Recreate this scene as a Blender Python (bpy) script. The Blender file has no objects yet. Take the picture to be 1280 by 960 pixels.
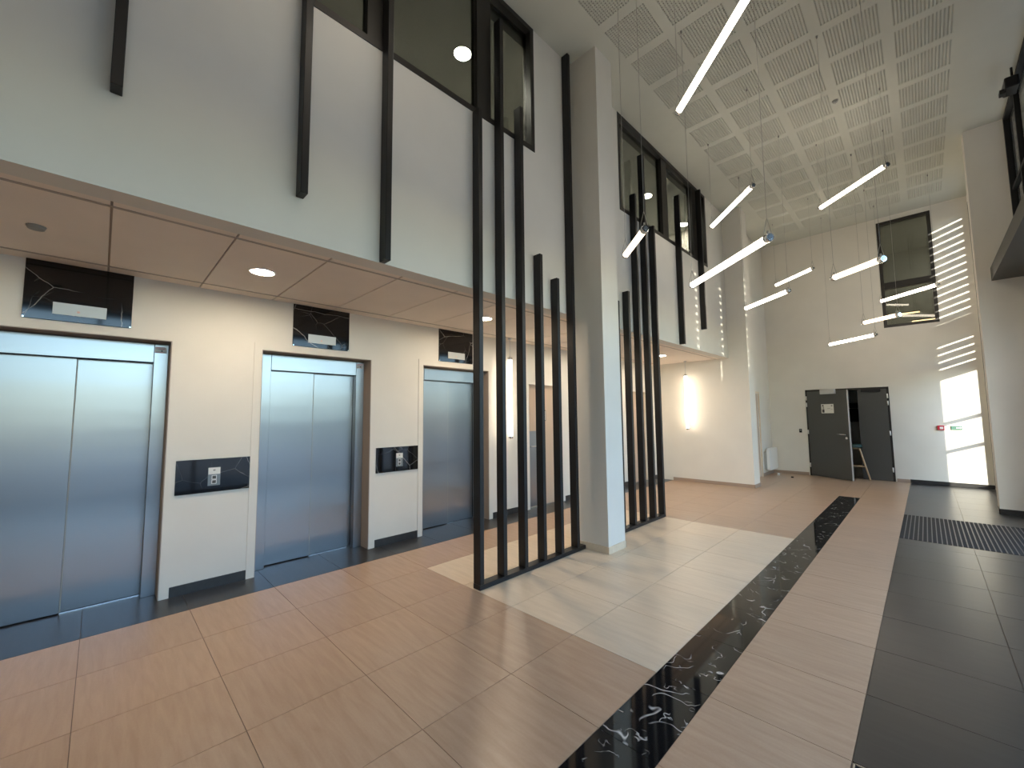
import bpy, math, random
from mathutils import Vector, Matrix
random.seed(7)
S = bpy.context.scene
COL = S.collection

# ------------------------------------------------------------------ camera
cam = bpy.data.cameras.new('camera')
cam.sensor_fit = 'HORIZONTAL'
cam.sensor_width = 36.0
cam.lens = 513.94 * 36.0 / 1280.0
cam.clip_start = 0.05
cam.clip_end = 300
camo = bpy.data.objects.new('camera', cam)
COL.objects.link(camo)
R = ((0.7057105, 0.7084333, -0.0097455), (0.0623259, -0.0483729, 0.9968829), (0.7057536, -0.7041181, -0.0782910))
camo.matrix_world = Matrix(((R[0][0], R[1][0], R[2][0], 0), (R[0][1], R[1][1], R[2][1], 0), (R[0][2], R[1][2], R[2][2], 1.5), (0, 0, 0, 1)))
S.camera = camo

# ------------------------------------------------------------------ sky, sun, exposure
SUN = Vector((-1.0, 1.85, -0.37)).normalized()          # direction the sunlight travels
w = bpy.data.worlds.new('sky')
S.world = w
w.use_nodes = True
wt = w.node_tree
bg = wt.nodes['Background']
sky = wt.nodes.new('ShaderNodeTexSky')
sky.sky_type = 'NISHITA'
sky.sun_disc = False
sky.sun_elevation = math.radians(32.0)
sky.sun_rotation = math.atan2(-SUN.x, -SUN.y)
tint = wt.nodes.new('ShaderNodeMix')
tint.data_type = 'RGBA'
tint.blend_type = 'MULTIPLY'
tint.inputs[0].default_value = 1.0
tint.inputs[7].default_value = (0.95, 1.0, 1.02, 1.0)
wt.links.new(sky.outputs[0], tint.inputs[6])
wt.links.new(tint.outputs[2], bg.inputs[0])
bg.inputs[1].default_value = 0.8
sky.ozone_density = 2.0
sky.dust_density = 0.6
sl = bpy.data.lights.new('sun', 'SUN')
sl.energy = 9.0
sl.color = (1.0, 0.9, 0.76)
sl.angle = math.radians(0.2)
slo = bpy.data.objects.new('sun', sl)
slo.rotation_euler = SUN.to_track_quat('-Z', 'Y').to_euler()
slo.location = (12, -20, 8)
COL.objects.link(slo)
S.view_settings.view_transform = 'Standard'
S.view_settings.look = 'None'
S.view_settings.exposure = 0.46
S.view_settings.gamma = 1.0
S.view_settings.use_curve_mapping = False
S.cycles.use_denoising = True
S.cycles.max_bounces = 10
S.cycles.diffuse_bounces = 6
S.cycles.glossy_bounces = 4
S.cycles.transparent_max_bounces = 16
S.cycles.caustics_reflective = False
S.cycles.caustics_refractive = False
S.cycles.sample_clamp_indirect = 6.0

TUBE_L = 13.0          # radiance of the tube lamps
TUBE_DIM = 2.6        # the short, dimmer tubes
DOWN_L = 200.0         # recessed downlights

# ------------------------------------------------------------------ materials
def srgb(r, g, b):
    f = lambda c: (c / 255 / 12.92) if c / 255 <= 0.04045 else ((c / 255 + 0.055) / 1.055) ** 2.4
    return (f(r), f(g), f(b), 1.0)

def mat(name, color=(0.5, 0.5, 0.5), rough=0.5, metal=0.0, emit=0.0, spec=0.5):
    m = bpy.data.materials.new(name)
    m.use_nodes = True
    p = m.node_tree.nodes['Principled BSDF']
    c = tuple(color) + (1.0,) if len(color) == 3 else tuple(color)
    p.inputs['Base Color'].default_value = c
    p.inputs['Roughness'].default_value = rough
    p.inputs['Metallic'].default_value = metal
    p.inputs['Specular IOR Level'].default_value = spec
    if emit:
        p.inputs['Emission Color'].default_value = c
        p.inputs['Emission Strength'].default_value = emit
    return m

def N(m, t, **kw):
    n = m.node_tree.nodes.new(t)
    for k, v in kw.items():
        if k.startswith('i_'):
            n.inputs[int(k[2:]) if k[2:].isdigit() else k[2:]].default_value = v
        else:
            setattr(n, k, v)
    return n

def L(m, a, b):
    m.node_tree.links.new(a, b)

def pbsdf(m):
    return m.node_tree.nodes['Principled BSDF']

def mathn(m, op, a=None, b=None, va=None, vb=None, clamp=False):
    n = N(m, 'ShaderNodeMath', operation=op, use_clamp=clamp)
    if a is not None: L(m, a, n.inputs[0])
    if b is not None: L(m, b, n.inputs[1])
    if va is not None: n.inputs[0].default_value = va
    if vb is not None: n.inputs[1].default_value = vb
    return n.outputs[0]

def mixc(m, fac, c1, c2):
    n = N(m, 'ShaderNodeMix', data_type='RGBA')
    if hasattr(fac, 'links'): L(m, fac, n.inputs[0])
    else: n.inputs[0].default_value = fac
    for i, c in ((6, c1), (7, c2)):
        if hasattr(c, 'links'): L(m, c, n.inputs[i])
        else: n.inputs[i].default_value = c if len(c) == 4 else tuple(c) + (1,)
    return n.outputs[2]

def wpos(m, scale=(1, 1, 1)):
    g = N(m, 'ShaderNodeNewGeometry')
    mp = N(m, 'ShaderNodeMapping')
    mp.inputs['Scale'].default_value = scale
    L(m, g.outputs['Position'], mp.inputs[0])
    return mp.outputs[0]

def noise(m, vec, scale, detail=3.0, rough=0.5, dist=0.0):
    n = N(m, 'ShaderNodeTexNoise')
    n.inputs['Scale'].default_value = scale
    n.inputs['Detail'].default_value = detail
    n.inputs['Roughness'].default_value = rough
    n.inputs['Distortion'].default_value = dist
    L(m, vec, n.inputs['Vector'])
    return n.outputs[0]

def rng(m, v, a, b, c=0.0, d=1.0):
    n = N(m, 'ShaderNodeMapRange')
    n.inputs[1].default_value = a
    n.inputs[2].default_value = b
    n.inputs[3].default_value = c
    n.inputs[4].default_value = d
    L(m, v, n.inputs[0])
    return n.outputs[0]

def bump(m, h, strength=0.1, dist=0.002):
    b = N(m, 'ShaderNodeBump')
    b.inputs['Strength'].default_value = strength
    b.inputs['Distance'].default_value = dist
    L(m, h, b.inputs['Height'])
    L(m, b.outputs[0], pbsdf(m).inputs['Normal'])

def plaster(name, c, rough=0.75):
    m = mat(name, c, rough, spec=0.3)
    v = wpos(m)
    n = noise(m, v, 2.2, 3)
    L(m, mixc(m, rng(m, n, 0.3, 0.7), tuple(x * 0.97 for x in c), tuple(min(1, x * 1.02) for x in c)), pbsdf(m).inputs['Base Color'])
    bump(m, noise(m, v, 220, 2), 0.08, 0.001)
    return m

def tile(name, c1, c2, rough=0.38, grain=(3, 26, 10)):
    m = mat(name, c1, rough)
    v = wpos(m, grain)
    oi = N(m, 'ShaderNodeObjectInfo')
    add = N(m, 'ShaderNodeVectorMath', operation='ADD')
    sc = N(m, 'ShaderNodeVectorMath', operation='SCALE')
    sc.inputs['Scale'].default_value = 9.0
    cmb = N(m, 'ShaderNodeCombineXYZ')
    L(m, oi.outputs['Random'], cmb.inputs[0]); L(m, oi.outputs['Random'], cmb.inputs[1])
    L(m, cmb.outputs[0], sc.inputs[0])
    L(m, v, add.inputs[0]); L(m, sc.outputs[0], add.inputs[1])
    n1 = noise(m, add.outputs[0], 1.0, 6, 0.6, 0.4)
    n2 = noise(m, wpos(m), 90, 2)
    f = mathn(m, 'ADD', rng(m, n1, 0.32, 0.68), rng(m, n2, 0.3, 0.7, -0.12, 0.12), clamp=True)
    base = mixc(m, f, c1, c2)
    hs = N(m, 'ShaderNodeHueSaturation')
    L(m, rng(m, oi.outputs['Random'], 0, 1, 0.965, 1.035), hs.inputs['Value'])
    L(m, base, hs.inputs['Color'])
    L(m, hs.outputs[0], pbsdf(m).inputs['Base Color'])
    L(m, rng(m, n2, 0.3, 0.7, rough - 0.01, rough + 0.01), pbsdf(m).inputs['Roughness'])
    return m

def marble(name, veins, rough=0.06):
    m = mat(name, (0.008, 0.008, 0.009), rough)
    oi = N(m, 'ShaderNodeObjectInfo')
    tc = N(m, 'ShaderNodeNewGeometry')
    add = N(m, 'ShaderNodeVectorMath', operation='ADD')
    cmb = N(m, 'ShaderNodeCombineXYZ')
    k = mathn(m, 'MULTIPLY', oi.outputs['Random'], vb=17.0)
    for i in range(3): L(m, k, cmb.inputs[i])
    L(m, tc.outputs['Position'], add.inputs[0]); L(m, cmb.outputs[0], add.inputs[1])
    acc = None
    for sc_, wd, msc, lo, amt in veins:
        n = noise(m, add.outputs[0], sc_, 1.6, 0.4, 0.35)
        d = mathn(m, 'ABSOLUTE', mathn(m, 'SUBTRACT', n, vb=0.5))
        line = rng(m, d, 0.0, wd, 1.0, 0.0)
        mask = rng(m, noise(m, add.outputs[0], msc, 2), lo, lo + 0.09, 0.0, amt)
        v = mathn(m, 'MULTIPLY', line, mask)
        acc = v if acc is None else mathn(m, 'MAXIMUM', acc, v)
    L(m, mixc(m, acc, (0.008, 0.008, 0.009), (0.62, 0.6, 0.57)), pbsdf(m).inputs['Base Color'])
    return m

def vein_slab(name, layers, rough):
    m = mat(name, (0.007, 0.007, 0.008), rough)
    oi = N(m, 'ShaderNodeObjectInfo')
    ge = N(m, 'ShaderNodeNewGeometry')
    add = N(m, 'ShaderNodeVectorMath', operation='ADD')
    k = mathn(m, 'MULTIPLY', oi.outputs['Random'], vb=23.0)
    cmb = N(m, 'ShaderNodeCombineXYZ')
    for i in range(3): L(m, k, cmb.inputs[i])
    L(m, ge.outputs['Position'], add.inputs[0]); L(m, cmb.outputs[0], add.inputs[1])
    nz = N(m, 'ShaderNodeTexNoise'); nz.inputs['Scale'].default_value = 7.0; nz.inputs['Detail'].default_value = 3.0
    L(m, add.outputs[0], nz.inputs['Vector'])
    sc = N(m, 'ShaderNodeVectorMath', operation='SCALE'); sc.inputs['Scale'].default_value = 0.04
    L(m, nz.outputs['Color'], sc.inputs[0])
    a2 = N(m, 'ShaderNodeVectorMath', operation='ADD')
    L(m, add.outputs[0], a2.inputs[0]); L(m, sc.outputs[0], a2.inputs[1])
    acc = None
    for scale, width, msc, lo, amt in layers:
        v = N(m, 'ShaderNodeTexVoronoi', feature='DISTANCE_TO_EDGE'); v.inputs['Scale'].default_value = scale
        L(m, a2.outputs[0], v.inputs['Vector'])
        line = rng(m, v.outputs['Distance'], 0.0, width, 1.0, 0.0)
        mask = rng(m, noise(m, add.outputs[0], msc, 2), lo, lo + 0.12, 0.0, amt)
        x = mathn(m, 'MULTIPLY', line, mask)
        acc = x if acc is None else mathn(m, 'MAXIMUM', acc, x)
    L(m, mixc(m, acc, (0.007, 0.007, 0.008), (0.6, 0.58, 0.54)), pbsdf(m).inputs['Base Color'])
    return m

def glass(name, tint, ior=1.45, rough=0.0):
    m = bpy.data.materials.new(name)
    m.use_nodes = True
    nt = m.node_tree
    nt.nodes.remove(nt.nodes['Principled BSDF'])
    out = nt.nodes['Material Output']
    tr = nt.nodes.new('ShaderNodeBsdfTransparent'); tr.inputs[0].default_value = tuple(tint) + (1,)
    gl = nt.nodes.new('ShaderNodeBsdfGlossy'); gl.inputs['Roughness'].default_value = rough
    fr = nt.nodes.new('ShaderNodeFresnel')
    ge = nt.nodes.new('ShaderNodeNewGeometry')          # a thin pane: the same index from either face
    mr = nt.nodes.new('ShaderNodeMapRange')
    mr.inputs[3].default_value = ior; mr.inputs[4].default_value = 1.0 / ior
    nt.links.new(ge.outputs['Backfacing'], mr.inputs[0]); nt.links.new(mr.outputs[0], fr.inputs[0])
    mx = nt.nodes.new('ShaderNodeMixShader')
    nt.links.new(fr.outputs[0], mx.inputs[0]); nt.links.new(tr.outputs[0], mx.inputs[1])
    nt.links.new(gl.outputs[0], mx.inputs[2]); nt.links.new(mx.outputs[0], out.inputs[0])
    return m

def steel(name, c=(0.345, 0.355, 0.37), rough=0.28, aniso=0.85):
    m = mat(name, c, rough, 1.0)
    p = pbsdf(m)
    p.inputs['Anisotropic'].default_value = aniso
    t = N(m, 'ShaderNodeTangent', direction_type='RADIAL', axis='Z')
    L(m, t.outputs[0], p.inputs['Tangent'])
    bump(m, noise(m, wpos(m, (1, 0.5, 4.2)), 1.0, 1.5), 0.2, 0.008)
    return m

M = {}
M['white'] = plaster('white_paint', (0.74, 0.71, 0.645))
M['ceil'] = plaster('ceiling_paint', (0.56, 0.565, 0.50))
M['soffit'] = plaster('ceiling_tile_board', (0.88, 0.78, 0.68), 0.85)
M['tbar'] = mat('ceiling_grid_metal', (0.44, 0.37, 0.31), 0.5)
M['backing'] = mat('acoustic_felt', (0.10, 0.10, 0.095), 0.9)
M['grout'] = mat('grout', (0.19, 0.145, 0.115), 0.8)
M['tan'] = tile('tan_porcelain', (0.42, 0.285, 0.187), (0.495, 0.35, 0.24), 0.31)
M['cream'] = tile('cream_porcelain', (0.66, 0.54, 0.395), (0.74, 0.615, 0.46))
M['dark'] = tile('charcoal_porcelain', (0.027, 0.026, 0.026), (0.036, 0.0345, 0.034), 0.29)
M['marble'] = marble('black_marble', [(5.0, 0.010, 6.0, 0.51, 1.0), (13.0, 0.019, 9.0, 0.57, 1.0)], 0.05)
M['marble_wall'] = vein_slab('black_marble_panel', [(1.7, 0.005, 2.5, 0.36, 0.55), (3.2, 0.006, 3.0, 0.5, 0.3)], 0.06)
M['steel'] = steel('brushed_steel')
M['steel_plain'] = mat('satin_steel', (0.6, 0.61, 0.62), 0.3, 1.0)
M['plate'] = mat('light_grey_plate', (0.55, 0.56, 0.55), 0.4, 0.3)
M['btn'] = mat('grey_button_plate', (0.20, 0.22, 0.23), 0.4, 0.4)
M['chrome'] = mat('polished_metal', (0.75, 0.76, 0.78), 0.12, 1.0)
M['black'] = mat('black_powder_coat', (0.009, 0.009, 0.010), 0.40, spec=0.4)
M['frame'] = mat('bronze_black_frame', (0.016, 0.014, 0.012), 0.45)
M['blind'] = mat('black_blind', (0.006, 0.006, 0.0065), 0.55, spec=0.3)
M['grey_door'] = mat('grey_door_paint', (0.075, 0.075, 0.07), 0.4)
M['beige_door'] = mat('beige_laminate', (0.55, 0.42, 0.31), 0.5)
M['jamb'] = mat('jamb_paint', (0.40, 0.35, 0.31), 0.6)
M['trim_tan'] = mat('tan_skirting', (0.36, 0.27, 0.21), 0.4)
M['paper'] = mat('paper', (0.75, 0.75, 0.70), 0.6)
M['ink'] = mat('dark_print', (0.06, 0.06, 0.055), 0.6)
M['inkgrey'] = mat('grey_print', (0.35, 0.35, 0.32), 0.6)
M['red'] = mat('red_plastic', (0.55, 0.03, 0.05), 0.35)
M['green'] = mat('pale_green_plastic', (0.07, 0.17, 0.13), 0.4)
M['white_plastic'] = mat('white_plastic', (0.8, 0.8, 0.78), 0.35)
M['pine'] = mat('pale_wood', (0.62, 0.45, 0.27), 0.5)
M['green_seat'] = mat('dark_green_seat', (0.02, 0.05, 0.04), 0.5)
M['tube'] = mat('lit_tube', (1.0, 0.87, 0.70), 0.4, emit=TUBE_L)
M['tube_dim'] = mat('lit_tube_dim', (1.0, 0.80, 0.58), 0.4, emit=TUBE_DIM)
M['tube_upright'] = mat('lit_upright_tube', (1.0, 0.86, 0.68), 0.4, emit=9.0)
M['lamp'] = mat('lit_downlight', (1.0, 0.80, 0.58), 0.4, emit=DOWN_L)
M['lamp_up'] = mat('lit_gallery_downlight', (1.0, 0.94, 0.86), 0.4, emit=280.0)
M['strip_lamp'] = mat('lit_strip', (1.0, 0.72, 0.42), 0.4, emit=6.0)
M['wire'] = mat('steel_wire', (0.35, 0.34, 0.32), 0.35, 0.6)
M['lens'] = mat('clear_end_lens', (0.45, 0.52, 0.6), 0.1, 0.7)
M['glass'] = glass('clear_glass', (0.93, 0.95, 0.94))
M['smoked'] = glass('smoked_glass', (0.47, 0.48, 0.45), 1.5)
M['gallery'] = plaster('gallery_paint', (0.72, 0.72, 0.68))
M['rib'] = mat('mat_rib', (0.018, 0.018, 0.018), 0.9)
M['ribmetal'] = mat('mat_aluminium', (0.22, 0.21, 0.20), 0.45, 0.8)
M['paving'] = plaster('outdoor_paving', (0.38, 0.37, 0.35))
M['render'] = plaster('outdoor_render', (0.52, 0.47, 0.39))

# ------------------------------------------------------------------ geometry helpers
class MB:
    def __init__(self):
        self.v, self.f, self.mi, self.sm = [], [], [], []
    def box(self, x0, x1, y0, y1, z0, z1, mi=0):
        x0, x1 = min(x0, x1), max(x0, x1); y0, y1 = min(y0, y1), max(y0, y1); z0, z1 = min(z0, z1), max(z0, z1)
        b = len(self.v)
        self.v += [(x0, y0, z0), (x1, y0, z0), (x1, y1, z0), (x0, y1, z0), (x0, y0, z1), (x1, y0, z1), (x1, y1, z1), (x0, y1, z1)]
        for q in ((3, 2, 1, 0), (4, 5, 6, 7), (0, 1, 5, 4), (1, 2, 6, 5), (2, 3, 7, 6), (3, 0, 4, 7)):
            self.f.append(tuple(b + i for i in q)); self.mi.append(mi); self.sm.append(False)
        return self
    def bbox(self, x0, x1, y0, y1, z0, z1, c=0.003, mi=0):
        """box with every edge chamfered by c"""
        b = len(self.v)
        xs, ys, zs = (x0, x1), (y0, y1), (z0, z1)
        idx = {}
        for i in (0, 1):
            for j in (0, 1):
                for k in (0, 1):
                    sx, sy, sz = (1, -1)[i], (1, -1)[j], (1, -1)[k]
                    for a in range(3):
                        p = [xs[i] + sx * c, ys[j] + sy * c, zs[k] + sz * c]
                        p[a] = (xs[i], ys[j], zs[k])[a]
                        idx[(i, j, k, a)] = len(self.v)
                        self.v.append(tuple(p))
        ctr = Vector(((x0 + x1) / 2, (y0 + y1) / 2, (z0 + z1) / 2))
        def face(ids):
            ps = [Vector(self.v[i]) for i in ids]
            n = (ps[1] - ps[0]).cross(ps[2] - ps[0])
            mid = sum(ps, Vector()) / len(ps)
            if n.dot(mid - ctr) < 0: ids = ids[::-1]
            self.f.append(tuple(ids)); self.mi.append(mi); self.sm.append(False)
        cyc = ((0, 0), (1, 0), (1, 1), (0, 1))
        for s in (0, 1):
            face([idx[(s, a, d, 0)] for a, d in cyc])
            face([idx[(a, s, d, 1)] for a, d in cyc])
            face([idx[(a, d, s, 2)] for a, d in cyc])
        for a in (0, 1):
            for d in (0, 1):
                face([idx[(a, d, 0, 0)], idx[(a, d, 1, 0)], idx[(a, d, 1, 1)], idx[(a, d, 0, 1)]])
                face([idx[(a, 0, d, 0)], idx[(a, 1, d, 0)], idx[(a, 1, d, 2)], idx[(a, 0, d, 2)]])
                face([idx[(0, a, d, 1)], idx[(1, a, d, 1)], idx[(1, a, d, 2)], idx[(0, a, d, 2)]])
        for i in (0, 1):
            for j in (0, 1):
                for k in (0, 1):
                    face([idx[(i, j, k, 0)], idx[(i, j, k, 1)], idx[(i, j, k, 2)]])
        return self
    def tube(self, pts, r, n=8, mi=0, cap=True, smooth=True):
        """round bar along a polyline"""
        pts = [Vector(p) for p in pts]
        rr = r if isinstance(r, (list, tuple)) else [r] * len(pts)
        rings = []
        ref = None
        for i, p in enumerate(pts):
            d = (pts[min(i + 1, len(pts) - 1)] - pts[max(i - 1, 0)]).normalized()
            if ref is None:
                ref = Vector((0, 0, 1)) if abs(d.z) < 0.9 else Vector((1, 0, 0))
            u = (ref - d * ref.dot(d)).normalized(); ref = u
            v = d.cross(u)
            b = len(self.v)
            for k in range(n):
                a = 2 * math.pi * k / n
                self.v.append(tuple(p + (u * math.cos(a) + v * math.sin(a)) * rr[i]))
            rings.append(b)
        for i in range(len(rings) - 1):
            for k in range(n):
                k2 = (k + 1) % n
                self.f.append((rings[i] + k, rings[i] + k2, rings[i + 1] + k2, rings[i + 1] + k)); self.mi.append(mi); self.sm.append(smooth)
        if cap:
            self.f.append(tuple(rings[0] + k for k in reversed(range(n)))); self.mi.append(mi); self.sm.append(False)
            self.f.append(tuple(rings[-1] + k for k in range(n))); self.mi.append(mi); self.sm.append(False)
        return self
    def prism(self, poly, axis, a0, a1, mi=0):
        """closed polygon (two coords) swept along axis x, y or z"""
        n = len(poly); b = len(self.v)
        for a in (a0, a1):
            for p, q in poly:
                self.v.append({'x': (a, p, q), 'y': (p, a, q), 'z': (p, q, a)}[axis])
        for k in range(n):
            k2 = (k + 1) % n
            self.f.append((b + k, b + k2, b + n + k2, b + n + k)); self.mi.append(mi); self.sm.append(False)
        self.f.append(tuple(b + k for k in reversed(range(n)))); self.mi.append(mi); self.sm.append(False)
        self.f.append(tuple(b + n + k for k in range(n))); self.mi.append(mi); self.sm.append(False)
        return self
    def mesh(self, name, mats, off=(0, 0, 0)):
        me = bpy.data.meshes.new(name)
        o = Vector(off)
        me.from_pydata([tuple(Vector(p) - o) for p in self.v], [], self.f)
        for m_ in (mats if isinstance(mats, (list, tuple)) else [mats]):
            me.materials.append(m_)
        for i, p in enumerate(me.polygons):
            p.material_index = self.mi[i]; p.use_smooth = self.sm[i]
        me.update()
        return me
    def build(self, name, mats, parent=None, local=False):
        """links ONE mesh object; vertices are world coordinates (local=True: coordinates of the parent)"""
        if local:
            off = Vector((0, 0, 0))
        else:
            xs = [p[0] for p in self.v]; ys = [p[1] for p in self.v]; zs = [p[2] for p in self.v]
            off = Vector(((min(xs) + max(xs)) / 2, (min(ys) + max(ys)) / 2, min(zs)))
        o = bpy.data.objects.new(name, self.mesh(name, mats, off))
        COL.objects.link(o)
        if parent is not None:
            o.parent = parent
            o.location = off if local else off - WORLD[parent.name]
        else:
            o.location = off
        WORLD[o.name] = Vector(off)
        return o

WORLD = {}

def place(name, me, loc, parent):
    o = bpy.data.objects.new(name, me)
    COL.objects.link(o)
    o.parent = parent
    o.location = Vector(loc) - WORLD[parent.name]
    WORLD[o.name] = Vector(loc)
    return o

def tag(o, label=None, cat=None, group=None, kind=None):
    for k, v in (('label', label), ('category', cat), ('group', group), ('kind', kind)):
        if v: o[k] = v
    return o

def struct(o):
    o['kind'] = 'structure'
    return o

def thing(name, label, cat, loc=(0, 0, 0), rz=0.0, group=None):
    o = bpy.data.objects.new(name, None)
    o.empty_display_size = 0.1
    COL.objects.link(o)
    o.location = loc
    o.rotation_euler = (0, 0, rz)
    WORLD[o.name] = Vector(loc)
    return tag(o, label, cat, group)

# ------------------------------------------------------------------ main planes (metres)
XL = -4.604      # lift wall
XU = -2.90       # upper wall face
XF = -2.805      # front of the black slats
ZS = 2.69        # underside of the lift lobby ceiling
ZC = 5.906       # hall ceiling
YF = 12.32       # far wall
YN = 9.43        # niche wall and pier front
YB = -6.0        # end of the hall behind the camera
XE = 1.10        # upper east glazing
XG = 1.50        # lower east glazing
XR = 0.86        # short east wall behind the pier

# ------------------------------------------------------------------ floor
floor = struct(MB().box(-4.92, 1.7, YB, YF + 0.2, -0.12, -0.004).build('floor', M['grout']))
J = 0.0017
tmesh = {}
def tile_at(x0, x1, y0, y1, m):
    key = (round(x1 - x0, 3), round(y1 - y0, 3), m)
    if key not in tmesh:
        dx, dy = (x1 - x0) / 2 - J, (y1 - y0) / 2 - J
        tmesh[key] = MB().box(-dx, dx, -dy, dy, -0.008, 0.0).mesh('floor_tile', M[m])
    place('floor_tile', tmesh[key], ((x0 + x1) / 2, (y0 + y1) / 2, 0.0), floor)
Y0 = -0.03
rows = [(Y0 + 0.6 * k, Y0 + 0.6 * (k + 1)) for k in range(-4, 21)]
rows[-1] = (rows[-1][0], YF)
MAT_Y0, MAT_Y1 = 6.86, 8.47
for (a, b) in rows:
    tile_at(XL - 0.28, -4.205, a, b, 'dark')                                  # dark border along the lifts
    cream = 2.36 < a < 5.7
    for c in range(5):
        x0 = -4.205 + 0.6 * c
        tile_at(x0, x0 + 0.6, a, b, 'cream' if cream and c > 0 else 'tan')
    tile_at(-1.205, -0.91, a, b, 'marble' if a < 9.2 else 'tan')
    tile_at(-0.91, -0.318, a, b, 'tan')
    for c in range(3):
        x0 = -0.318 + 0.598 * c
        y0, y1 = a, b
        if a < 2.3 and b > 0.9 and c < 3: continue                            # the foot mat frame near the camera
        if y0 < MAT_Y1 and y1 > MAT_Y0:                                       # cut around the entrance mat
            if y0 < MAT_Y0: y1 = MAT_Y0
            elif y1 > MAT_Y1: y0 = MAT_Y1
            else: continue
        tile_at(x0, x0 + 0.598, y0, y1, 'dark')

# entrance mats: aluminium frame, ribbed strips
def entrance_mat(label, x0, x1, y0, y1, along, rims):
    t = thing('entrance_mat', label, 'mat', ((x0 + x1) / 2, (y0 + y1) / 2, -0.004))
    MB().box(x0, x1, y0, y1, -0.0038, -0.003).build('backing', M['rib'], t)
    p = 0.040
    if along == 'y':
        n = int((x1 - x0 - 0.01) / p)
        a = MB().box(-0.013, 0.013, y0 + 0.006, y1 - 0.006, -0.003, 0.001).mesh('strip', M['rib'])
        b = MB().box(-0.0045, 0.0045, y0 + 0.006, y1 - 0.006, -0.003, 0.003).mesh('rail', M['ribmetal'])
        for k in range(n):
            x = x0 + 0.02 + p * k
            place('strip', a, (x, 0, 0), t); place('rail', b, (x + 0.02, 0, 0), t)
    else:
        n = int((y1 - y0 - 0.02) / p)
        a = MB().box(x0 + 0.02, x1 - 0.02, -0.013, 0.013, -0.003, 0.001).mesh('strip', M['rib'])
        for k in range(n):
            place('strip', a, (0, y0 + 0.035 + p * k, 0), t)
    if rims:
        f = MB()
        for q in ((x0, x0 + 0.006, y0, y1), (x1 - 0.006, x1, y0, y1), (x0, x1, y0, y0 + 0.006), (x0, x1, y1 - 0.006, y1)):
            f.box(*q, -0.003, 0.003)
        f.build('rim', M['steel_plain'], t)
entrance_mat('long ribbed charcoal entrance mat across the dark tiles by the far pier', -0.318, 1.476, MAT_Y0, MAT_Y1, 'y', False)
entrance_mat('black mat in a thin bright rim, cut off by the bottom picture edge', -0.312, 1.47, 0.57, 2.362, 'x', True)

# ------------------------------------------------------------------ ceilings
PX0, PPX, PW = -2.353, 0.5903, 0.4935
PY0, PPY, PL = 3.90, 0.6045, 0.494
KR = range(-6, 13)
cm = MB()
yA, yB_ = PY0 + PPY * KR[0], PY0 + PPY * KR[-1] + PL
T = 0.0125
cm.box(-3.0, XE + 0.6, YB, yA, ZC, ZC + T)
cm.box(-3.0, XE + 0.6, yB_, YF + 0.1, ZC, ZC + T)
cm.box(-3.0, PX0, yA, yB_, ZC, ZC + T)
cm.box(PX0 + 4 * PPX + PW, XE + 0.6, yA, yB_, ZC, ZC + T)
for c in range(4):
    cm.box(PX0 + c * PPX + PW, PX0 + (c + 1) * PPX, yA, yB_, ZC, ZC + T)
for c in range(5):
    for k in KR[:-1]:
        cm.box(PX0 + c * PPX, PX0 + c * PPX + PW, PY0 + PPY * k + PL, PY0 + PPY * (k + 1), ZC, ZC + T)
cm.box(-5.4, XE + 0.6, YB, YF + 0.1, ZC + 0.05, ZC + 0.15, 1)
ceiling = struct(cm.build('ceiling', [M['ceil'], M['backing']]))
pm = MB()
n = 16
hp = PW / n; hole = 0.0158
for i in range(n + 1):
    c0 = max(-PW / 2, -PW / 2 + hp * i - (hp - hole) / 2)
    c1 = min(PW / 2, -PW / 2 + hp * i + (hp - hole) / 2)
    pm.box(c0, c1, -PL / 2, PL / 2, 0.0, T)
    pm.box(-PW / 2, PW / 2, c0 * PL / PW, c1 * PL / PW, 0.0004, T - 0.0003)
pmesh = pm.mesh('perforated_panel', M['ceil'])
for c in range(5):
    for k in KR:
        place('perforated_panel', pmesh, (PX0 + c * PPX + PW / 2, PY0 + PPY * k + PL / 2, ZC), ceiling)

# lobby ceiling of board tiles above the lifts
lob = MB().box(XL - 0.3, XU - 0.045, YB, YN, ZS + 0.022, ZS + 0.12).build('lobby_ceiling', M['tbar'])
struct(lob)
for xg in (-3.155, -4.423):
    MB().box(xg - 0.011, xg + 0.011, YB + 3.0, YN, ZS + 0.004, ZS + 0.0078).build('grid_rail', M['tbar'], lob)
sm_cache = {}
for k in range(-3, 16):
    a = -0.015 + 0.593 * k + 0.006
    b = min(-0.015 + 0.593 * (k + 1) - 0.006, YN)
    for (x0, x1) in ((-3.150, XU - 0.047), (-4.418, -3.160), (XL, -4.428)):
        key = (x0, round(b - a, 3))
        if key not in sm_cache:
            sm_cache[key] = MB().box(x0, x1, -(b - a) / 2, (b - a) / 2, 0.008, 0.022).mesh('ceiling_tile', M['soffit'])
        place('ceiling_tile', sm_cache[key], (0, (a + b) / 2, ZS), lob)

# ------------------------------------------------------------------ walls
OPEN = [(-0.738, 0.409), (1.100, 2.238), (2.952, 4.092)]      # lift openings (y)
OH = 2.182
DOORS = [(4.972, 5.832, 2.025), (8.20, 9.05, 2.03)]           # beige doors in the lift wall
lw = MB()
segs, y = [], YB
for (a, b, h) in [(a, b, OH) for a, b in OPEN] + DOORS:
    lw.box(XL - 0.3, XL, y, a, -0.01, ZS + 0.1)
    lw.box(XL - 0.3, XL, a, b, h, ZS + 0.1)
    y = b
lw.box(XL - 0.3, XL, y, YN, -0.01, ZS + 0.1)
struct(lw.build('wall_lifts', M['white']))

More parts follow.
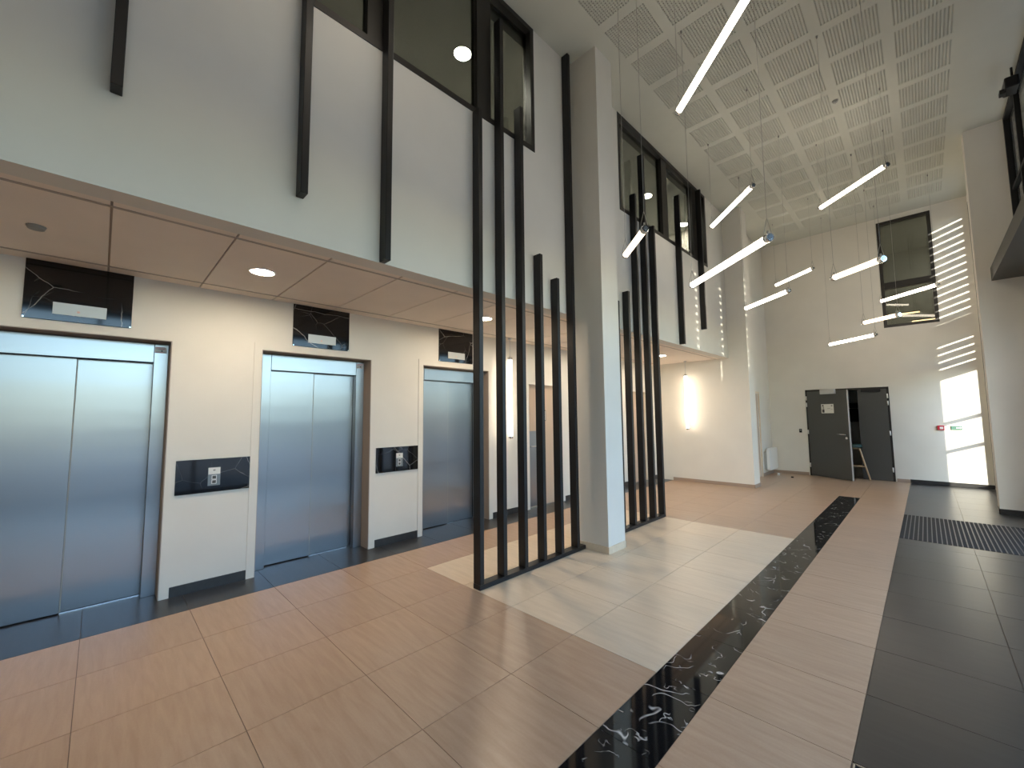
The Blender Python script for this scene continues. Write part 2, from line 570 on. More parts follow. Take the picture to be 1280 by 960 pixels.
# upper wall with the two gallery windows (face at XU, from the lobby ceiling up to the hall ceiling)
W1 = (-0.10, 3.285); W2 = (5.10, 8.45); WZ = 4.43
uw = MB()
uw.box(XU - 0.16, XU, YB, YN, ZS, WZ)
for a, b in ((YB, W1[0]), (W1[1], W2[0]), (W2[1], YN)):
    uw.box(XU - 0.16, XU, a, b, WZ, ZC)
struct(uw.build('wall_left', M['white']))
# upper storey behind the gallery windows
gal = MB()
gal.box(-5.2, XU - 0.16, YB, YN, ZS + 0.16, ZS + 0.3)
gal.box(-5.2, XU - 0.15, YB, YN, 5.78, 5.95)
gal.box(-5.3, -5.2, YB, YN, ZS + 0.16, 5.95)
gal.box(-5.2, XU - 0.16, YB - 0.1, YB, ZS + 0.16, 5.95)
struct(gal.build('wall_gallery', M['gallery']))
struct(MB().box(XL - 0.3, -2.53, YN, 9.82, -0.01, ZC).build('wall_niche', M['white']))
wl = MB()
wl.box(-2.97, -2.85, 9.82, 10.47, -0.01, ZC); wl.box(-2.97, -2.85, 11.33, YF, -0.01, ZC); wl.box(-2.97, -2.85, 10.47, 11.33, 2.03, ZC)
struct(wl.build('wall_side', M['white']))
# far wall with a double door and a window
D0, D1, DH = -2.075, -0.548, 2.075
V0, V1, VZ0, VZ1 = -0.540, 0.326, 3.387, 5.80
fw = MB()
fw.box(-3.0, D0, YF, YF + 0.2, -0.01, ZC); fw.box(D0, D1, YF, YF + 0.2, DH, VZ0); fw.box(D1, XR + 0.2, YF, YF + 0.2, -0.01, VZ0)
fw.box(D0, V0, YF, YF + 0.2, VZ0, ZC); fw.box(V1, XR + 0.2, YF, YF + 0.2, VZ0, ZC); fw.box(V0, V1, YF, YF + 0.2, VZ1, ZC)
struct(fw.build('wall_far', M['white']))
struct(MB().box(-4.92, 1.7, YB - 0.2, YB, -0.01, ZC + 0.1).build('wall_near', M['white']))
# short east wall behind the pier, with a tall window whose blind stripes the far wall
SY0, SY1 = 10.93, 12.22
rw = MB()
rw.box(XR, XR + 0.14, 9.70, SY0, -0.01, ZC); rw.box(XR, XR + 0.14, SY1, YF, -0.01, ZC); rw.box(XR, XR + 0.14, SY0, SY1, 5.72, ZC)
struct(rw.build('wall_right', M['white']))
struct(MB().box(0.683, 1.62, YN, 9.70, -0.01, ZC).build('pillar_right', M['white']))
struct(MB().box(XU, -2.515, 3.965, 4.312, -0.01, ZC).build('column', M['white']))

# skirtings
def skirt(name, boxes, m):
    b = MB()
    for q in boxes: b.box(*q)
    return struct(b.build(name, m))
SK = 0.085
lift_sk = [(0.475, 1.030), (2.315, 2.882), (4.165, 4.905), (5.90, 8.13), (9.12, YN)]
skirt('baseboard_lifts', [(XL, XL + 0.010, a, b, 0, SK) for a, b in lift_sk], M['dark'])
skirt('baseboard_niche', [(-4.2, -2.52, YN - 0.010, YN, 0, 0.07), (-2.53, -2.52, YN - 0.01, 9.83, 0, 0.07)], M['trim_tan'])
skirt('baseboard_side', [(-2.85, -2.84, 11.34, YF, 0, 0.07)], M['trim_tan'])
skirt('baseboard_far', [(-2.85, D0 - 0.02, YF - 0.010, YF, 0, 0.07), (D1 + 0.02, -0.318, YF - 0.010, YF, 0, 0.07)], M['trim_tan'])
skirt('baseboard_right', [(-0.318, XR, YF - 0.010, YF, 0, 0.075), (0.673, 1.5, YN - 0.010, YN, 0, 0.075), (0.673, 0.683, YN - 0.01, 9.7, 0, 0.075)], M['dark'])
skirt('baseboard_column', [(XU, -2.505, 3.955, 3.965, 0, 0.075), (-2.515, -2.505, 3.965, 4.322, 0, 0.075), (XU, -2.505, 4.312, 4.322, 0, 0.075)], M['cream'])

# ------------------------------------------------------------------ gallery windows
def window(name, axis, face, a0, a1, z0, z1, mull, depth, fr, glassm, transoms=(), fmat='frame', inward=-1):
    """frame of separate members and one pane per field; axis 'x': the wall faces x, the window runs along y"""
    root = struct(bpy.data.objects.new(name, None)); COL.objects.link(root)
    root.location = (face, a0, z0) if axis == 'x' else (a0, face, z0)
    WORLD[root.name] = Vector(root.location)
    def bx(b, s0, s1, zz0, zz1, d0, d1):
        p, q = face + inward * d0, face + inward * d1
        if axis == 'x': b.box(p, q, s0, s1, zz0, zz1)
        else: b.box(s0, s1, p, q, zz0, zz1)
    f = MB()
    bx(f, a0, a1, z0, z0 + fr, -0.006, depth); bx(f, a0, a1, z1 - fr, z1, -0.006, depth)
    bx(f, a0, a0 + fr, z0 + fr, z1 - fr, -0.006, depth); bx(f, a1 - fr, a1, z0 + fr, z1 - fr, -0.006, depth)
    f.build('window_frame', M[fmat], root)
    for (m0, m1) in mull:
        b = MB(); bx(b, m0, m1, z0 + fr, z1 - fr, 0.01, depth); b.build('mullion', M[fmat], root)
    for (m0, m1) in transoms:
        b = MB(); bx(b, a0 + fr, a1 - fr, m0, m1, 0.01, depth); b.build('transom', M[fmat], root)
    ys = [a0 + fr] + [v for mm in mull for v in mm] + [a1 - fr]
    zs = [z0 + fr] + [v for mm in transoms for v in mm] + [z1 - fr]
    for i in range(0, len(ys), 2):
        for k in range(0, len(zs), 2):
            b = MB(); bx(b, ys[i] - 0.005, ys[i + 1] + 0.005, zs[k] - 0.005, zs[k + 1] + 0.005, depth * 0.6, depth * 0.6 + 0.006)
            b.build('pane', M[glassm], root)
    return root
window('window_1', 'x', XU, W1[0], W1[1], WZ, ZC, [(1.337, 1.50), (2.46, 2.64)], 0.10, 0.055, 'smoked')
window('window_2', 'x', XU, W2[0], W2[1], WZ, ZC, [(6.52, 6.72), (7.80, 8.02)], 0.10, 0.055, 'smoked')
window('window_3', 'y', YF, V0, V1, VZ0, VZ1, [], 0.10, 0.06, 'smoked', transoms=[(4.26, 4.40)], inward=1)

# ------------------------------------------------------------------ east side: pier window, canopy, glazing, blinds
window('window_4', 'x', XR, SY0, SY1, 0.04, 5.72, [], 0.10, 0.05, 'glass', transoms=[(0.90, 0.945), (1.47, 1.515), (2.40, 2.58), (3.16, 3.52)], inward=1)
ym = [(-3.9 + 1.25 * i, -3.85 + 1.25 * i) for i in range(11)]
window('window_5', 'x', XE, -5.2, YN, 3.70, ZC, [m for m in ym if m[1] < 9.3], 0.06, 0.05, 'glass', transoms=[(4.75, 4.80)], fmat='blind', inward=1)
window('window_6', 'x', XG, -1.6, 8.50, 0.0, 3.47, [(-1.6 + 1.5 * i - 0.03, -1.6 + 1.5 * i + 0.03) for i in range(1, 8) if -1.6 + 1.5 * i < 8.4], 0.06, 0.05, 'glass', transoms=[(1.13, 1.18), (2.20, 2.26)], inward=1)
struct(MB().box(XG, XG + 0.15, 8.5, YN, -0.01, 3.47).box(XG, XG + 0.15, YB, -1.6, -0.01, ZC).box(XE, XG + 0.15, YB, -5.2, 3.47, ZC).build('wall_east', M['white']))  # solid bay next to the pier is added to cut the daylight on it
b = MB(); b.box(0.825, 1.62, -1.6, YN, 3.467, 3.665); b.box(1.10, 1.62, -1.6, YN, 3.665, 3.70)
struct(b.build('beam', mat('beam_paint', (0.05, 0.048, 0.043), 0.45)))

def blind(label, x, y0, y1, z0, z1, pitch, h, tilt, group=None):
    t = thing('venetian_blind', label, 'blind', (x, (y0 + y1) / 2, z0), group=group)
    s = MB()
    z = z0 + pitch / 2
    dx = math.sin(tilt) * h / 2; dz = math.cos(tilt) * h / 2
    while z < z1:
        s.prism([(x - dx - 0.002, z + dz), (x - dx + 0.002, z + dz), (x + dx + 0.002, z - dz), (x + dx - 0.002, z - dz)], 'y', y0, y1)
        z += pitch
    o = s.build('slats', M['blind'], t); o['kind'] = 'stuff'
    MB().box(x - 0.03, x + 0.03, y0, y1, z1, z1 + 0.06).build('head_rail', M['blind'], t)
    return t
blind('slatted outdoor blind on the narrow window behind the far pier', XR + 0.17, SY0 - 0.20, SY1 + 0.10, 2.50, 5.66, 0.1525, 0.112, 0.35)
# black blinds on the upper glazing: closed, with a narrow slit between neighbouring blinds
slits = [0.17, 1.49, 2.54]
edges = [-5.2] + [v for s_ in slits for v in (s_ - 0.058, s_ + 0.058)] + [YN + 0.2]
for i in range(0, len(edges), 2):
    blind(['black closed blind behind the upper east glazing, farthest back behind the camera', 'narrow black closed blind behind the upper east glazing, between the first two slits', 'narrow black closed blind behind the upper east glazing, between the last two slits', 'black closed blind behind the upper east glazing, seen edge-on beside the pier top'][i // 2],
          XE + 0.12, edges[i], edges[i + 1], 3.72, 5.82, 0.1525, 0.150 if i == len(edges) - 2 else 0.17, 0.355 if i == len(edges) - 2 else 0.06)
for s_, lab in zip(slits, ('added notched sun mask in the slit nearest the back of the hall', 'added notched sun mask in the middle slit of three', 'added notched sun mask in the slit nearest the far pier')):
    t = thing('sun_dot_mask', lab, 'rail', (XE + 0.06, s_, 3.72), group='added sun masks between the black blinds')  # added notched mask, breaks the sun through the slit into dots
    b = MB()
    zb_ = 3.84 if s_ > 2 else 4.24
    b.box(XE + 0.062, XE + 0.072, s_ - 0.12, s_ + 0.12, 3.72, zb_)
    z = zb_ + 0.0505
    while z < 5.8:
        b.box(XE + 0.062, XE + 0.072, s_ - 0.14, s_ + 0.14, z, z + 0.102); z += 0.1525
    o = b.build('notches', M['blind'], t); o['kind'] = 'stuff'

# outdoors
struct(MB().box(-40, 90, -90, 90, -0.4, -0.15).build('ground_outside', M['paving']))
b = MB(); b.box(4.2, 8.0, -2.4, -2.0, -0.2, 7.2); b.box(1.66, 4.2, -2.4, -2.0, -0.2, 4.4)
struct(b.build('wall_added_sun_block', M['render']))  # added unseen wall, keeps the low sun off the lower glazing and pier
struct(MB().box(19, 20, 0, 45, -0.2, 2.6).build('wall_added_backdrop', M['render']))  # added unseen wall, gives the steel doors beige reflections and hides the horizon

# ------------------------------------------------------------------ lifts
def lift(i, y0, y1, label):
    w_ = y1 - y0
    t = thing('elevator', label, 'elevator', (XL - 0.2, (y0 + y1) / 2, 0), group='lifts along the lobby wall')
    F = 0.068
    a = MB()
    a.box(XL - 0.002, XL + 0.008, y0 - F, y0, 0, OH + F); a.box(XL - 0.002, XL + 0.008, y1, y1 + F, 0, OH + F); a.box(XL - 0.002, XL + 0.008, y0, y1, OH, OH + F)
    a.build('architrave', M['white'], t)
    r = MB()
    r.box(XL - 0.27, XL + 0.004, y0 - 0.001, y0 + 0.006, 0, OH); r.box(XL - 0.27, XL + 0.004, y1 - 0.006, y1 + 0.001, 0, OH); r.box(XL - 0.27, XL + 0.004, y0, y1, OH - 0.006, OH + 0.001)
    r.build('reveal', M['jamb'], t)
    xs = XL - 0.17
    MB().bbox(xs - 0.02, xs, y0 + 0.13, y1 - 0.105, 2.005, 2.168, 0.002).build('header_panel', M['steel'], t)
    MB().bbox(xs - 0.08, xs, y0 + 0.008, y0 + 0.128, 0.0, 2.168, 0.002).build('jamb_panel', M['steel'], t)
    MB().bbox(xs - 0.08, xs, y1 - 0.103, y1 - 0.008, 0.0, 2.168, 0.002).build('jamb_panel', M['steel'], t)
    ym_ = y0 + 0.578
    xd = XL - 0.256
    MB().bbox(xd - 0.03, xd + 0.012, y0 + 0.12, ym_, 0.008, 2.03, 0.002).build('door_leaf', M['steel'], t)
    MB().bbox(xd - 0.05, xd - 0.010, ym_ - 0.02, y1 - 0.10, 0.008, 2.03, 0.002).build('door_leaf', M['steel'], t)
    MB().box(xd - 0.03, xd + 0.010, ym_, ym_ + 0.006, 0.01, 2.0).build('door_seal', M['inkgrey'], t)
    MB().box(xd - 0.06, xd - 0.003, ym_, y1 - 0.1, -0.002, 0.006).build('sill_strip', M['chrome'], t)
    MB().box(XL - 0.5, XL - 0.31, y0, y1, 0.0, 2.2).build('shaft_back', M['ink'], t)
    if i < 3:
        p = MB().box(xs, xs + 0.002, y1 - 0.10, y1 - 0.018, 2.09, 2.145).build('notice_plate', M['paper'], t)
        tag(p, 'small pale notice plate with red lines')
        q = MB()
        for z_ in (2.095, 2.125, 2.138): q.box(xs + 0.002, xs + 0.0025, y1 - 0.096, y1 - 0.03, z_, z_ + 0.004)
        q.build('printed_lines', M['red'], p)
        MB().box(xs + 0.002, xs + 0.0025, y1 - 0.058, y1 - 0.048, 2.104, 2.116).build('printed_mark', M['ink'], p)
    return t
lift(1, *OPEN[0], 'stainless steel lift doors at the picture edge, closest to the camera')
lift(2, *OPEN[1], 'stainless steel lift doors between the two black call panels')
lift(3, *OPEN[2], 'stainless steel lift doors partly hidden behind the first black slat screen')

def over_panel(y0, y1, label):
    t = thing('lift_indicator', label, 'panel', (XL + 0.01, (y0 + y1) / 2, 2.255), group='marble indicator panels above the lifts')
    MB().bbox(XL - 0.002, XL + 0.014, y0, y1, 2.255, ZS + 0.008, 0.002).build('marble_slab', M['marble_wall'], t)
    yc = (y0 + y1) / 2 + 0.0
    p = MB().bbox(XL + 0.013, XL + 0.018, yc - 0.145, yc + 0.145, 2.303, 2.395, 0.001).build('display_plate', M['plate'], t)
    MB().tube([(XL + 0.018, yc - 0.01, 2.335), (XL + 0.0195, yc - 0.01, 2.335)], 0.009, 10).build('indicator_dot', mat('pink_dot', (0.75, 0.45, 0.35), 0.4), p)
    MB().box(XL + 0.010, XL + 0.016, y0 + 0.002, y0 + 0.012, 2.257, 2.268).box(XL + 0.010, XL + 0.016, y1 - 0.012, y1 - 0.002, 2.257, 2.268).build('corner_clip', M['chrome'], t)
over_panel(-0.447, 0.140, 'black marble indicator panel above the closest lift, at the picture edge')
over_panel(1.372, 1.962, 'black marble indicator panel above the lift between the call panels')
over_panel(3.195, 3.780, 'black marble indicator panel half hidden by the first bar of the near screen')

def call_panel(y0, y1, yb, label):
    t = thing('call_panel', label, 'panel', (XL + 0.01, (y0 + y1) / 2, 0.846), group='marble lift call panels')
    MB().bbox(XL - 0.002, XL + 0.014, y0, y1, 0.846, 1.142, 0.002).build('marble_slab', M['marble_wall'], t)
    p = MB().bbox(XL + 0.013, XL + 0.019, yb - 0.046, yb + 0.046, 0.903, 1.065, 0.001).build('button_plate', M['btn'], t)
    q = MB().box(XL + 0.019, XL + 0.0195, yb - 0.044, yb + 0.044, 1.004, 1.063).build('name_plate', M['paper'], p)
    MB().box(XL + 0.0195, XL + 0.0198, yb - 0.008, yb - 0.003, 1.034, 1.046).box(XL + 0.0195, XL + 0.0198, yb - 0.002, yb + 0.008, 1.034, 1.038).box(XL + 0.0195, XL + 0.0198, yb - 0.002, yb + 0.008, 1.041, 1.046).build('logo_mark', M['ink'], p)
    for z in (0.918, 0.958):
        f = MB()
        f.box(XL + 0.018, XL + 0.022, yb - 0.019, yb - 0.014, z, z + 0.037); f.box(XL + 0.018, XL + 0.022, yb + 0.014, yb + 0.019, z, z + 0.037)
        f.box(XL + 0.018, XL + 0.022, yb - 0.019, yb + 0.019, z, z + 0.005); f.box(XL + 0.018, XL + 0.022, yb - 0.019, yb + 0.019, z + 0.032, z + 0.037)
        f.box(XL + 0.018, XL + 0.021, yb - 0.014, yb + 0.014, z + 0.005, z + 0.032, 1)
        f.build('button', [M['white_plastic'], M['ink']], p)
call_panel(0.477, 1.030, 0.752, 'black marble lift call panel between the first two lifts, nearer the camera')
call_panel(2.315, 2.880, 2.615, 'black marble lift call panel beside the lift behind the slat screen')

# beige doors in the lift wall
for n_, (y0, y1, h) in zip((1, 2), DOORS):
    d = struct(bpy.data.objects.new('door_%d' % n_, None)); COL.objects.link(d)
    d.location = (XL, (y0 + y1) / 2, 0); WORLD[d.name] = Vector(d.location)
    f = MB()
    f.box(XL - 0.002, XL + 0.012, y0 - 0.06, y0, 0, h + 0.05); f.box(XL - 0.002, XL + 0.012, y1, y1 + 0.06, 0, h + 0.05); f.box(XL - 0.002, XL + 0.012, y0, y1, h, h + 0.05)
    f.build('door_frame', M['white'], d)
    MB().bbox(XL - 0.10, XL - 0.06, y0, y1, 0.005, h, 0.002).build('door_leaf', M['beige_door'], d)
    MB().tube([(XL - 0.06, y0 + 0.08, 1.0), (XL - 0.015, y0 + 0.08, 1.0), (XL - 0.012, y0 + 0.10, 1.0), (XL - 0.012, y0 + 0.19, 1.0)], 0.009, 8).build('door_handle', M['steel_plain'], d)
    if n_ == 1:
        k = MB().bbox(XL - 0.061, XL - 0.057, y0 + 0.02, y0 + 0.26, 0.02, 1.25, 0.001).build('steel_plate', M['steel'], d)
        s_ = MB().box(XL - 0.061, XL - 0.056, 5.36, 5.47, 1.415, 1.60).build('door_sign', M['black'], d)
        MB().box(XL - 0.056, XL - 0.0555, 5.37, 5.46, 1.425, 1.59).build('sign_sheet', M['paper'], s_)
d = struct(bpy.data.objects.new('door_3', None)); COL.objects.link(d)
d.location = (-2.85, 10.90, 0); WORLD[d.name] = Vector(d.location)
f = MB(); f.box(-2.86, -2.835, 10.47, 10.52, 0, 2.03); f.box(-2.86, -2.835, 11.28, 11.33, 0, 2.03); f.box(-2.86, -2.835, 10.47, 11.33, 1.985, 2.035)
f.build('door_frame', M['cream'], d)
MB().box(-2.92, -2.87, 10.52, 11.28, 0.004, 1.985).build('door_leaf', M['beige_door'], d)
MB().tube([(-2.87, 10.60, 1.0), (-2.82, 10.60, 1.0), (-2.82, 10.72, 1.0)], 0.009, 8).build('door_handle', M['steel_plain'], d)

# ------------------------------------------------------------------ slat screens and wall battens
SW = 0.048
def slat_screen(label, slats, r0, r1):
    t = thing('slat_screen', label, 'screen', (XF - 0.045, (r0 + r1) / 2, 0))
    MB().bbox(XU + 0.003, XF, r0, r1, 0.0, 0.042, 0.002).build('base_rail', M['black'], t)
    for (y0, zt) in slats:
        MB().bbox(XU + 0.003, XF, y0, y0 + SW, 0.042, zt, 0.003).build('slat', M['black'], t)
    return t
slat_screen('black floor-to-ceiling slat screen of six uneven bars, near side of the column',
            [(2.388, 4.42), (2.672, 5.545), (2.955, 4.752), (3.236, 3.235), (3.518, 3.035), (3.800, 5.902)], 2.386, 3.953)
slat_screen('black slat screen of uneven bars on the far side of the column',
            [(4.80, 3.03), (5.085, 3.22), (5.370, 4.74), (5.655, 5.48), (5.940, 4.44)], 4.325, 5.99)
def batten(y0, zb, zt, label):
    o = MB().bbox(XU + 0.001, XF, y0, y0 + SW, zb, zt, 0.003).build('wall_batten', M['black'])
    tag(o, label, 'batten', 'black battens hanging on the upper wall')
batten(-0.050, 3.205, 5.902, 'black wall batten closest to the camera, ending high above the closest lift')
batten(0.855, 2.985, 5.902, 'black wall batten ending in mid-wall, between the closest batten and one reaching the ceiling edge')
batten(1.460, 2.692, 5.902, 'black wall batten that ends right at the lobby ceiling edge, before the near screen')
batten(6.945, 2.695, 5.33, 'black wall batten past the column, top inside the window, foot at the lobby ceiling edge')
batten(7.955, 3.10, 5.83, 'black wall batten past the column, ending above the lobby ceiling edge beside sun dots')

# ------------------------------------------------------------------ lamps
def downlight(x, y, z, label, group, m, r=0.085):
    t = thing('downlight', label, 'ceiling light', (x, y, z), group=group)
    ring = MB()
    n_ = 24; b0 = 0
    prof = [(r + 0.012, 0.010), (r + 0.010, 0.0), (r, 0.0), (r - 0.004, 0.008)]
    for (rr, zz) in prof:
        for k in range(n_):
            a = 2 * math.pi * k / n_
            ring.v.append((x + rr * math.cos(a), y + rr * math.sin(a), z + zz))
    for i in range(len(prof) - 1):
        for k in range(n_):
            k2 = (k + 1) % n_
            ring.f.append((i * n_ + k, i * n_ + k2, (i + 1) * n_ + k2, (i + 1) * n_ + k)); ring.mi.append(0); ring.sm.append(True)
    ring.build('trim_ring', M['white_plastic'], t)
    MB().tube([(x, y, z + 0.006), (x, y, z + 0.012)], r - 0.003, 24).build('diffuser', m, t)
    return t
downlight(-3.758, 0.878, ZS, 'round lit downlight in the lobby ceiling between the two nearest lifts', 'lobby downlights', M['lamp'])
downlight(-3.76, -1.52, ZS, 'round lit lobby downlight beyond the picture edge, over the closest lift', 'lobby downlights', M['lamp'])
downlight(-3.745, 3.275, ZS, 'round lit downlight seen between the first two bars of the near screen', 'lobby downlights', M['lamp'])
downlight(-3.720, 5.66, ZS, 'round lit lobby downlight hidden behind the white column', 'lobby downlights', M['lamp'])
downlight(-3.710, 7.998, ZS, 'round lit downlight just past the far slat screen', 'lobby downlights', M['lamp'])
downlight(-3.60, 2.82, 5.772, 'round lit downlight behind the near gallery window glass', 'gallery downlights', M['lamp_up'], 0.10)
downlight(-3.60, 7.37, 5.772, 'round lit gallery downlight behind the far window, beside a tall screen bar', 'gallery downlights', M['lamp_up'], 0.10)
downlight(-3.60, 9.10, 5.772, 'round lit gallery downlight behind the far window, beside the last battens', 'gallery downlights', M['lamp_up'], 0.10)
downlight(1.15, 13.6, 5.80 - 0.012, 'unseen lamp added to brighten the room behind the far window', 'gallery downlights', M['lamp_up'], 0.10)  # added lamp out of sight, lifts the tone behind the far panes
t = thing('ceiling_sensor', 'small grey unlit sensor in the lobby ceiling above the closest lift', 'sensor', (-3.80, -0.34, ZS))
MB().tube([(-3.80, -0.34, ZS + 0.010), (-3.80, -0.34, ZS - 0.012)], [0.045, 0.036], 16).build('body', M['inkgrey'], t)
t = thing('ceiling_detector', 'small round detector on the plaster strip of the high ceiling', 'detector', (-0.63, 7.143, ZC))
MB().tube([(-0.63, 7.143, ZC), (-0.63, 7.143, ZC - 0.02)], [0.04, 0.03], 16).build('body', M['inkgrey'], t)
MB().tube([(-0.63, 7.143, ZC - 0.02), (-0.63, 7.143, ZC - 0.035)], 0.014, 12).build('sensor_head', M['chrome'], t)

def tube_lamp(P1, P2, label, dim=False, cable_tops=None):
    P1, P2 = Vector(P1), Vector(P2)
    t = thing('pendant_tube', label, 'pendant lamp', (P1 + P2) / 2, group='tube lamps hung from the high ceiling')
    ax = (P2 - P1).normalized()
    r = 0.029
    cap = 0.045
    MB().tube([P1 + ax * cap, P2 - ax * cap], r, 16).build('diffuser', M['tube_dim' if dim else 'tube'], t)
    for E_, s in ((P1, 1), (P2, -1)):
        c = MB().tube([E_, E_ + ax * s * 0.012, E_ + ax * s * 0.014, E_ + ax * s * cap], [r * 1.0, r * 1.16, r * 1.16, r * 1.16], 16).build('end_cap', M['chrome'], t)
        MB().tube([E_ - ax * s * 0.004, E_ + ax * s * 0.002], r * 0.62, 14).build('cap_lens', M['lens'], c)
        A = E_ + ax * s * 0.03
        up = Vector((0, 0, 1)); side = ax.cross(up).normalized()
        top = A + up * 0.16
        y_ = MB()
        y_.tube([A + side * r * 1.05, A + side * r * 1.0 + up * 0.05, top], 0.0022, 5)
        y_.tube([A - side * r * 1.05, A - side * r * 1.0 + up * 0.05, top], 0.0022, 5)
        y_.tube([A + up * r, A + up * (r + 0.03)], 0.008, 6)
        y_.build('stirrup', M['wire'], t)
        w_ = MB().tube([top, (A.x, A.y, ZC - 0.01)], 0.0018, 5).build('suspension_wire', M['wire'], t)
        MB().tube([(A.x, A.y, ZC - 0.03), (A.x, A.y, ZC)], [0.008, 0.013], 10).build('ceiling_anchor', M['wire'], w_)
    return t
TL = [
 ((-1.541, 3.879, 4.465), (-0.668, 3.058, 4.443), 'large bright tube lamp cut off by the top edge of the picture', False),
 ((-2.012, 3.607, 3.076), (-1.569, 3.174, 3.071), 'short tube lamp in front of the far screen bars, next to the column', True),
 ((-2.263, 6.848, 4.520), (-1.425, 5.990, 4.534), 'bright tube lamp above the longest one, its top end against the perforated ceiling', False),
 ((-1.740, 4.546, 2.919), (-0.766, 3.614, 2.870), 'long bright tube lamp with a round blue-reflecting end, crossing the last wall battens', False),
 ((-1.018, 8.129, 4.823), (-0.148, 7.274, 4.807), 'highest of the distant tube lamps, wholly against the perforated ceiling', False),
 ((-2.272, 10.893, 4.452), (-1.416, 10.052, 4.427), 'upper of two thin tube lamps close together before the bare far wall', False),
 ((-2.215, 8.240, 3.417), (-1.359, 7.400, 3.387), 'lower of two thin tube lamps close together, beside the sun-dotted wall end', False),
 ((-0.649, 5.747, 3.011), (-0.192, 5.300, 2.990), 'short warm tube lamp whose end overlaps the left edge of the far window', True),
 ((-0.533, 11.497, 3.831), (0.318, 10.652, 3.816), 'bright tube lamp crossing the middle of the far window', False),
 ((-0.649, 8.882, 2.985), (-0.180, 8.418, 2.967), 'short warm tube lamp crossing the lower corner of the far window', True),
 ((-1.419, 11.323, 3.008), (-0.569, 10.476, 2.999), 'lowest tube lamp, hanging above the grey double door', False),
]
# the row goes on over the near half of the hall, outside the picture
for i, (x, y, z) in enumerate(((-1.9, 1.2, 4.9), (-0.6, -0.4, 4.6), (-1.0, 1.9, 5.1))):
    h = 0.424
    TL.append(((x - h, y + h, z), (x + h, y - h, z), ['bright tube lamp over the lifts, above the picture', 'bright tube lamp high behind the camera', 'bright tube lamp just above the top edge of the picture'][i], False))
for a, b_, lab, dm in TL:
    tube_lamp(a, b_, lab, dm)

def vertical_lamp(x, y, label):
    t = thing('vertical_tube_lamp', label, 'pendant lamp', (x, y, ZS), group='upright tube lamps under the lobby ceiling')
    MB().tube([(x, y, 1.20), (x, y, 2.36)], 0.031, 16).build('diffuser', M['tube_upright'], t)
    MB().tube([(x, y, 1.165), (x, y, 1.20)], 0.036, 16).build('end_cap', M['chrome'], t)
    MB().tube([(x, y, 2.36), (x, y, 2.40)], 0.036, 16).build('end_cap', M['chrome'], t)
    w_ = MB().tube([(x, y, 2.40), (x, y, ZS)], 0.006, 6).build('stem', M['steel_plain'], t)
    MB().tube([(x, y, ZS - 0.012), (x, y, ZS + 0.01)], 0.03, 14).build('ceiling_rose', M['steel_plain'], w_)
vertical_lamp(-4.45, 4.40, 'upright lit tube lamp seen between the second and third bars of the near screen')
vertical_lamp(-3.753, 9.25, 'upright lit tube lamp before the niche wall past the far screen')

# ------------------------------------------------------------------ far end: double door and what stands behind it
dd = struct(bpy.data.objects.new('door_4', None)); COL.objects.link(dd)
dd.location = ((D0 + D1) / 2, YF, 0); WORLD[dd.name] = Vector(dd.location)
f = MB(); f.box(D0, D0 + 0.04, YF - 0.01, YF + 0.12, 0, DH); f.box(D1 - 0.04, D1, YF - 0.01, YF + 0.12, 0, DH); f.box(D0, D1, YF - 0.01, YF + 0.12, DH - 0.045, DH)
f.build('door_frame', M['frame'], dd)
def leaf(hx, hy, w_, rz, sgn, closer):
    me = MB().bbox(0 if sgn > 0 else -w_, w_ if sgn > 0 else 0, -0.022, 0.022, 0.01, DH - 0.05, 0.002).mesh('door_leaf', M['grey_door'])
    o = bpy.data.objects.new('door_leaf', me); COL.objects.link(o)
    o.parent = dd; o.location = Vector((hx, hy, 0)) - WORLD[dd.name]; o.rotation_euler = (0, 0, rz)
    WORLD[o.name] = Vector((hx, hy, 0))
    for z in (0.20, 1.0, 1.66, 1.82):
        MB().tube([(-0.012 * sgn, -0.028, z), (-0.012 * sgn, -0.028, z + 0.10)], 0.012, 8).build('hinge', M['white_plastic'], o, local=True)
    if closer:
        MB().bbox(0.40, 0.74, -0.085, -0.022, DH - 0.13, DH - 0.02, 0.004).build('door_closer', M['plate'], o, local=True)
        xh = w_ - 0.06
        MB().tube([(xh, -0.022, 1.02), (xh, -0.075, 1.02), (xh - 0.02, -0.08, 1.02), (xh - 0.17, -0.08, 1.025)], 0.010, 8).build('door_handle', M['chrome'], o, local=True)
        MB().tube([(xh, -0.022, 0.94), (xh, -0.030, 0.94)], 0.026, 12).build('lock_plate', M['chrome'], o, local=True)
        MB().box(w_ - 0.001, w_ + 0.002, -0.02, 0.02, 0.02, DH - 0.06).build('leaf_edge', M['jamb'], o, local=True)
        p = MB().box(0.365, 0.665, -0.0245, -0.022, 1.50, 1.712).build('door_notice', M['paper'], o, local=True)
        tag(p, 'white landscape notice with a dark picture at one side')
        q = MB(); q.box(0.385, 0.44, -0.0250, -0.0245, 1.515, 1.59); q.box(0.388, 0.425, -0.0250, -0.0245, 1.66, 1.695)
        q.build('printed_picture', M['ink'], o, local=True)
        q = MB(); q.box(0.395, 0.435, -0.0250, -0.0245, 1.595, 1.655); q.box(0.605, 0.64, -0.0250, -0.0245, 1.655, 1.69); q.box(0.51, 0.585, -0.0250, -0.0245, 1.604, 1.614); q.box(0.60, 0.64, -0.0250, -0.0245, 1.588, 1.596)
        q.build('printed_lines', M['inkgrey'], o, local=True)
    return o
leaf(D0 + 0.04, YF, 0.98, math.radians(-33), 1, True)
leaf(D1 - 0.04, YF, 0.50, 0.0, -1, False)
MB().box(-1.02, -0.68, YF - 0.05, YF - 0.012, DH - 0.105, DH - 0.045).build('guide_rail', M['black'], dd)
